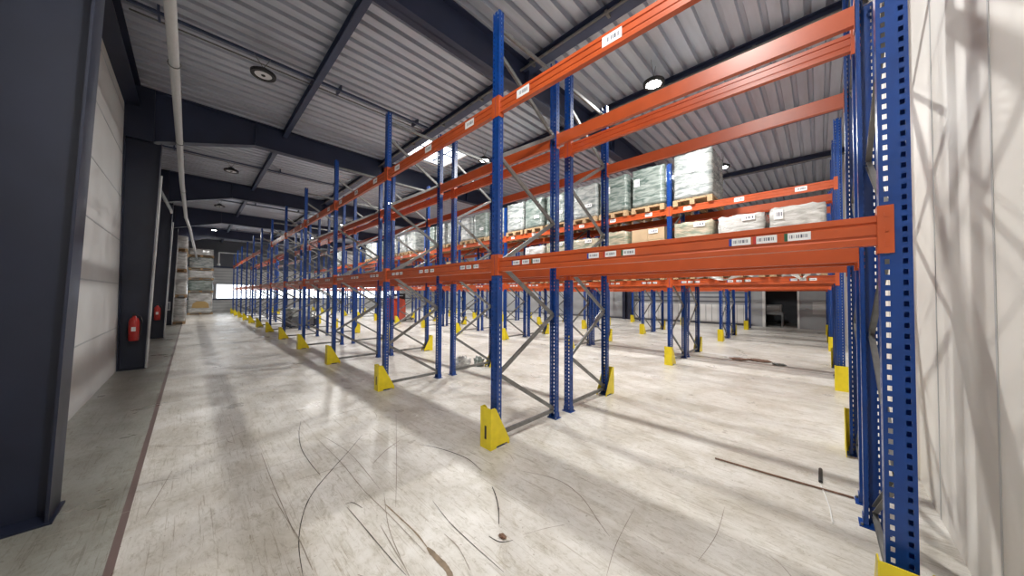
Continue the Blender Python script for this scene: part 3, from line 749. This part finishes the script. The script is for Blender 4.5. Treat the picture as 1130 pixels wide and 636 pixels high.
# ------------------------------------------------------------------ vehicle under the third row, far down
t = thing('pallet_stacker', 'red pallet stacker truck parked under the third rack row, far down', 'truck', (6.1, 18.15, 0), math.radians(35))
b = MB(); b.prism([(-.45, .12), (.40, .12), (.40, .95), (.25, 1.30), (-.35, 1.38), (-.48, 1.1)], -.42, .42, 'redtruck'); b.build('body', t)
b = MB(); b.prism([(-.52, .03), (.45, .03), (.45, .14), (-.52, .14)], -.44, .44, 'black'); b.build('chassis', t)
b = MB()
for s in (-.30, .30): b.box((.45, s - .06, 0.05), (1.55, s + .06, .13), 'black')
b.build('forks', t)
b = MB()
for s in (-.28, .28): b.box((.42, s - .05, .1), (.52, s + .05, 1.62), 'black')
b.box((.42, -.33, 1.55), (.52, .33, 1.65), 'black'); b.box((.45, -.25, .5), (.47, .25, 1.5), 'black'); b.build('mast', t)
b = MB()
for x, y in ((-.35, -.36), (-.35, .36), (1.4, -.30), (1.4, .30)): b.tube((x, y - .05, .06), (x, y + .05, .06), .06, 'rubber', 14)
b.build('wheel', t)
b = MB(); b.path([(-.4, 0, 1.3), (-.6, 0, 1.45), (-.72, 0, 1.5)], .02, 'black'); b.tube((-.72, -.18, 1.5), (-.72, .18, 1.5), .025, 'black'); b.build('tiller', t)
b = MB(); b.box((-.36, -.2, 1.36), (-.1, .2, 1.5), 'white'); b.build('control_panel', t)
# dark machine with wrapped bundle at floor level of the first row
t = thing('pallet_truck', 'dark hand pallet truck with wrapped bundle under the first rack row', 'pallet truck', (1.45, 18.3, 0), math.radians(20))
b = MB()
for s in (-.22, .22): b.box((-.75, s - .08, .06), (.45, s + .08, .12), 'navy')
b.box((.45, -.28, .06), (.60, .28, .40), 'navy'); b.build('forks', t)
b = MB(); b.path([(.55, 0, .4), (.72, 0, .9), (.82, 0, 1.2)], .022, 'black'); b.tube((.82, -.15, 1.2), (.82, .15, 1.2), .02, 'black'); b.build('tiller', t)
b = MB()
for x, y in ((-.65, -.22), (-.65, .22), (.52, -.1), (.52, .1)): b.tube((x, y - .035, .05), (x, y + .035, .05), .05, 'rubber', 12)
b.build('wheel', t)
b = MB(); b.box((-.7, -.36, .12), (.35, .36, .50), 'darkclad'); b.box((-.68, -.34, .14), (-.66, .34, .46), 'navy'); o = b.build('dark_crate', None, t.location, ); o.rotation_euler = t.rotation_euler
tag(o, 'dark open crate lying on the hand pallet truck under the first rack row', 'crate')
o = link('wrapped_bundle', get_cargo('wrap_grey', .42, 9), None, (t.location.x - .15, t.location.y - .05, .505)); o.scale = (.8, .8, 1); o.rotation_euler = t.rotation_euler
tag(o, 'crumpled grey wrapped bundle on the dark crate under the first rack row', 'bundle')

# ------------------------------------------------------------------ litter
def blob(name, lab, cat, x, y, sx, sy, sz, kind, seed, rz=0):
    rnd = random.Random(seed); bm = bmesh.new(); bmesh.ops.create_icosphere(bm, subdivisions=4, radius=1)
    from mathutils import noise as N
    for v in bm.verts:
        p = v.co.copy(); d = 1 + .45 * N.noise(p * 2.2 + Vector((seed, 0, 0))) + .22 * N.noise(p * 6 + Vector((0, seed, 0)))
        v.co = Vector((p.x * sx * d, p.y * sy * d, max(0.003, (p.z * .7 + .45) * sz * d)))
    for f in bm.faces: f.smooth = True
    me = bpy.data.meshes.new(name); bm.to_mesh(me); bm.free(); me.materials.append(M[kind])
    o = link(name, me, None, (x, y, 0), rz); return tag(o, lab, cat)
blob('crumpled_film', 'crumpled clear and white plastic film on the floor behind the second frame', 'plastic film', 1.84, 5.92, .24, .13, .20, 'wrap_white', 3, .1)
blob('green_bag', 'small grey green plastic bag beside the crumpled white film', 'bag', 2.27, 5.84, .11, .11, .16, 'wrap_green', 5)
b = MB(); b.path([(1.32, 1.02, .012), (1.35, .6, .010), (1.40, .08, .010)], .008, 'rust', 8)
tag(b.build('thin_rod'), 'thin rusty rod lying on the floor near the right wall', 'rod')
b = MB(); b.path([(1.79, 0.27, 0.01), (1.65, 0.27, 0.01), (1.51, 0.27, 0.01)], .014, 'black', 8)
tag(b.build('dark_scrap'), 'small dark oval scrap on the floor by the right wall', 'scrap')
b = MB(); b.path([(1.46, 0.27, 0.005), (1.26, 0.24, 0.005), (1.09, 0.22, 0.005), (0.89, 0.21, 0.005)], .004, 'white', 6)
tag(b.build('white_string'), 'thin white string lying next to the dark scrap', 'string')
for i, (x, y, s) in enumerate(((7.45, 1.75, .16), (7.6, 1.35, .20), (7.35, .95, .11))):
    blob('broken_scrap', ('grey brown debris pile, left one, in the aisle beyond third row', 'grey brown debris pile, middle one, in the aisle beyond third row', 'grey brown debris pile, right one, in the aisle beyond third row')[i], 'debris', x, y, s * .9, s * 1.1, .03, 'rust' if i < 2 else 'wrap_green', 11 + i)
blob('leaf_litter', 'small brown crumb of debris at the bottom of the floor', 'debris', -.86, 1.80, .018, .03, .010, 'rust', 21)
# film hanging under the third row lower beam
rnd = random.Random(4)
for i, (y0, y1) in enumerate(((2.2, 1.2), (.75, .25))):
    pts = [(5.55, y0 + (y1 - y0) * t, 2.00 + .05 * math.sin(t * 9) + .02 * rnd.random()) for t in [j / 12 for j in range(13)]]
    b = MB(); vs = []; fs = []
    for j, p in enumerate(pts):
        w = .05 + .03 * math.sin(j * 1.7)
        for q in range(5): vs.append((p[0] - .03 + .02 * math.sin(j + q), p[1] + .02 * math.cos(q * 2), p[2] - .03 + w * q / 4 - .02))
    for j in range(12):
        for q in range(4): a = j * 5 + q; fs.append((a, a + 1, a + 6, a + 5))
    # kept for shape: loose film ribbon lying on the beam edge
    b.add(vs, fs, 'wrap_white'); o = b.build('hanging_film', None, (-.03, 0, .03)); tag(o, ('loose white film strip on the third row lower beam, left of middle', 'loose white film scrap on the third row lower beam near right wall')[i], 'film')
    md = o.modifiers.new('s', 'SOLIDIFY'); md.thickness = .004

# ------------------------------------------------------------------ world, camera
w = bpy.data.worlds.new('World'); S.world = w; w.use_nodes = True
w.node_tree.nodes['Background'].inputs[0].default_value = (.75, .85, 1, 1); w.node_tree.nodes['Background'].inputs[1].default_value = 1.0

cam = bpy.data.cameras.new('Camera'); co = bpy.data.objects.new('Camera', cam); C.objects.link(co); S.camera = co
yaw, pitch, roll = math.radians(44.29225801), math.radians(1.20555194), math.radians(.30111882)
f = Vector((math.cos(pitch) * math.cos(yaw), math.cos(pitch) * math.sin(yaw), math.sin(pitch)))
r0 = Vector((math.sin(yaw), -math.cos(yaw), 0)); u0 = r0.cross(f)
r = r0 * math.cos(roll) + u0 * math.sin(roll); u = -r0 * math.sin(roll) + u0 * math.cos(roll)
mw = Matrix((r, u, -f)).transposed().to_4x4(); mw.translation = Vector((-2.34967516, .26092134, 1.62745633)); co.matrix_world = mw
cam.sensor_fit = 'HORIZONTAL'; cam.sensor_width = 36; cam.lens = 346.5088 / 1130 * 36
cam.shift_x = (565 - 566) / 1130; cam.shift_y = 0
cam.clip_start = .05; cam.clip_end = 200
S.view_settings.view_transform = 'Standard'; S.view_settings.look = 'None'; S.view_settings.gamma = 1; S.view_settings.exposure = 0.30
S.view_settings.use_curve_mapping = False
S.cycles.max_bounces = 8; S.cycles.diffuse_bounces = 6; S.cycles.glossy_bounces = 3
S.cycles.sample_clamp_indirect = 6
S.cycles.use_denoising = True
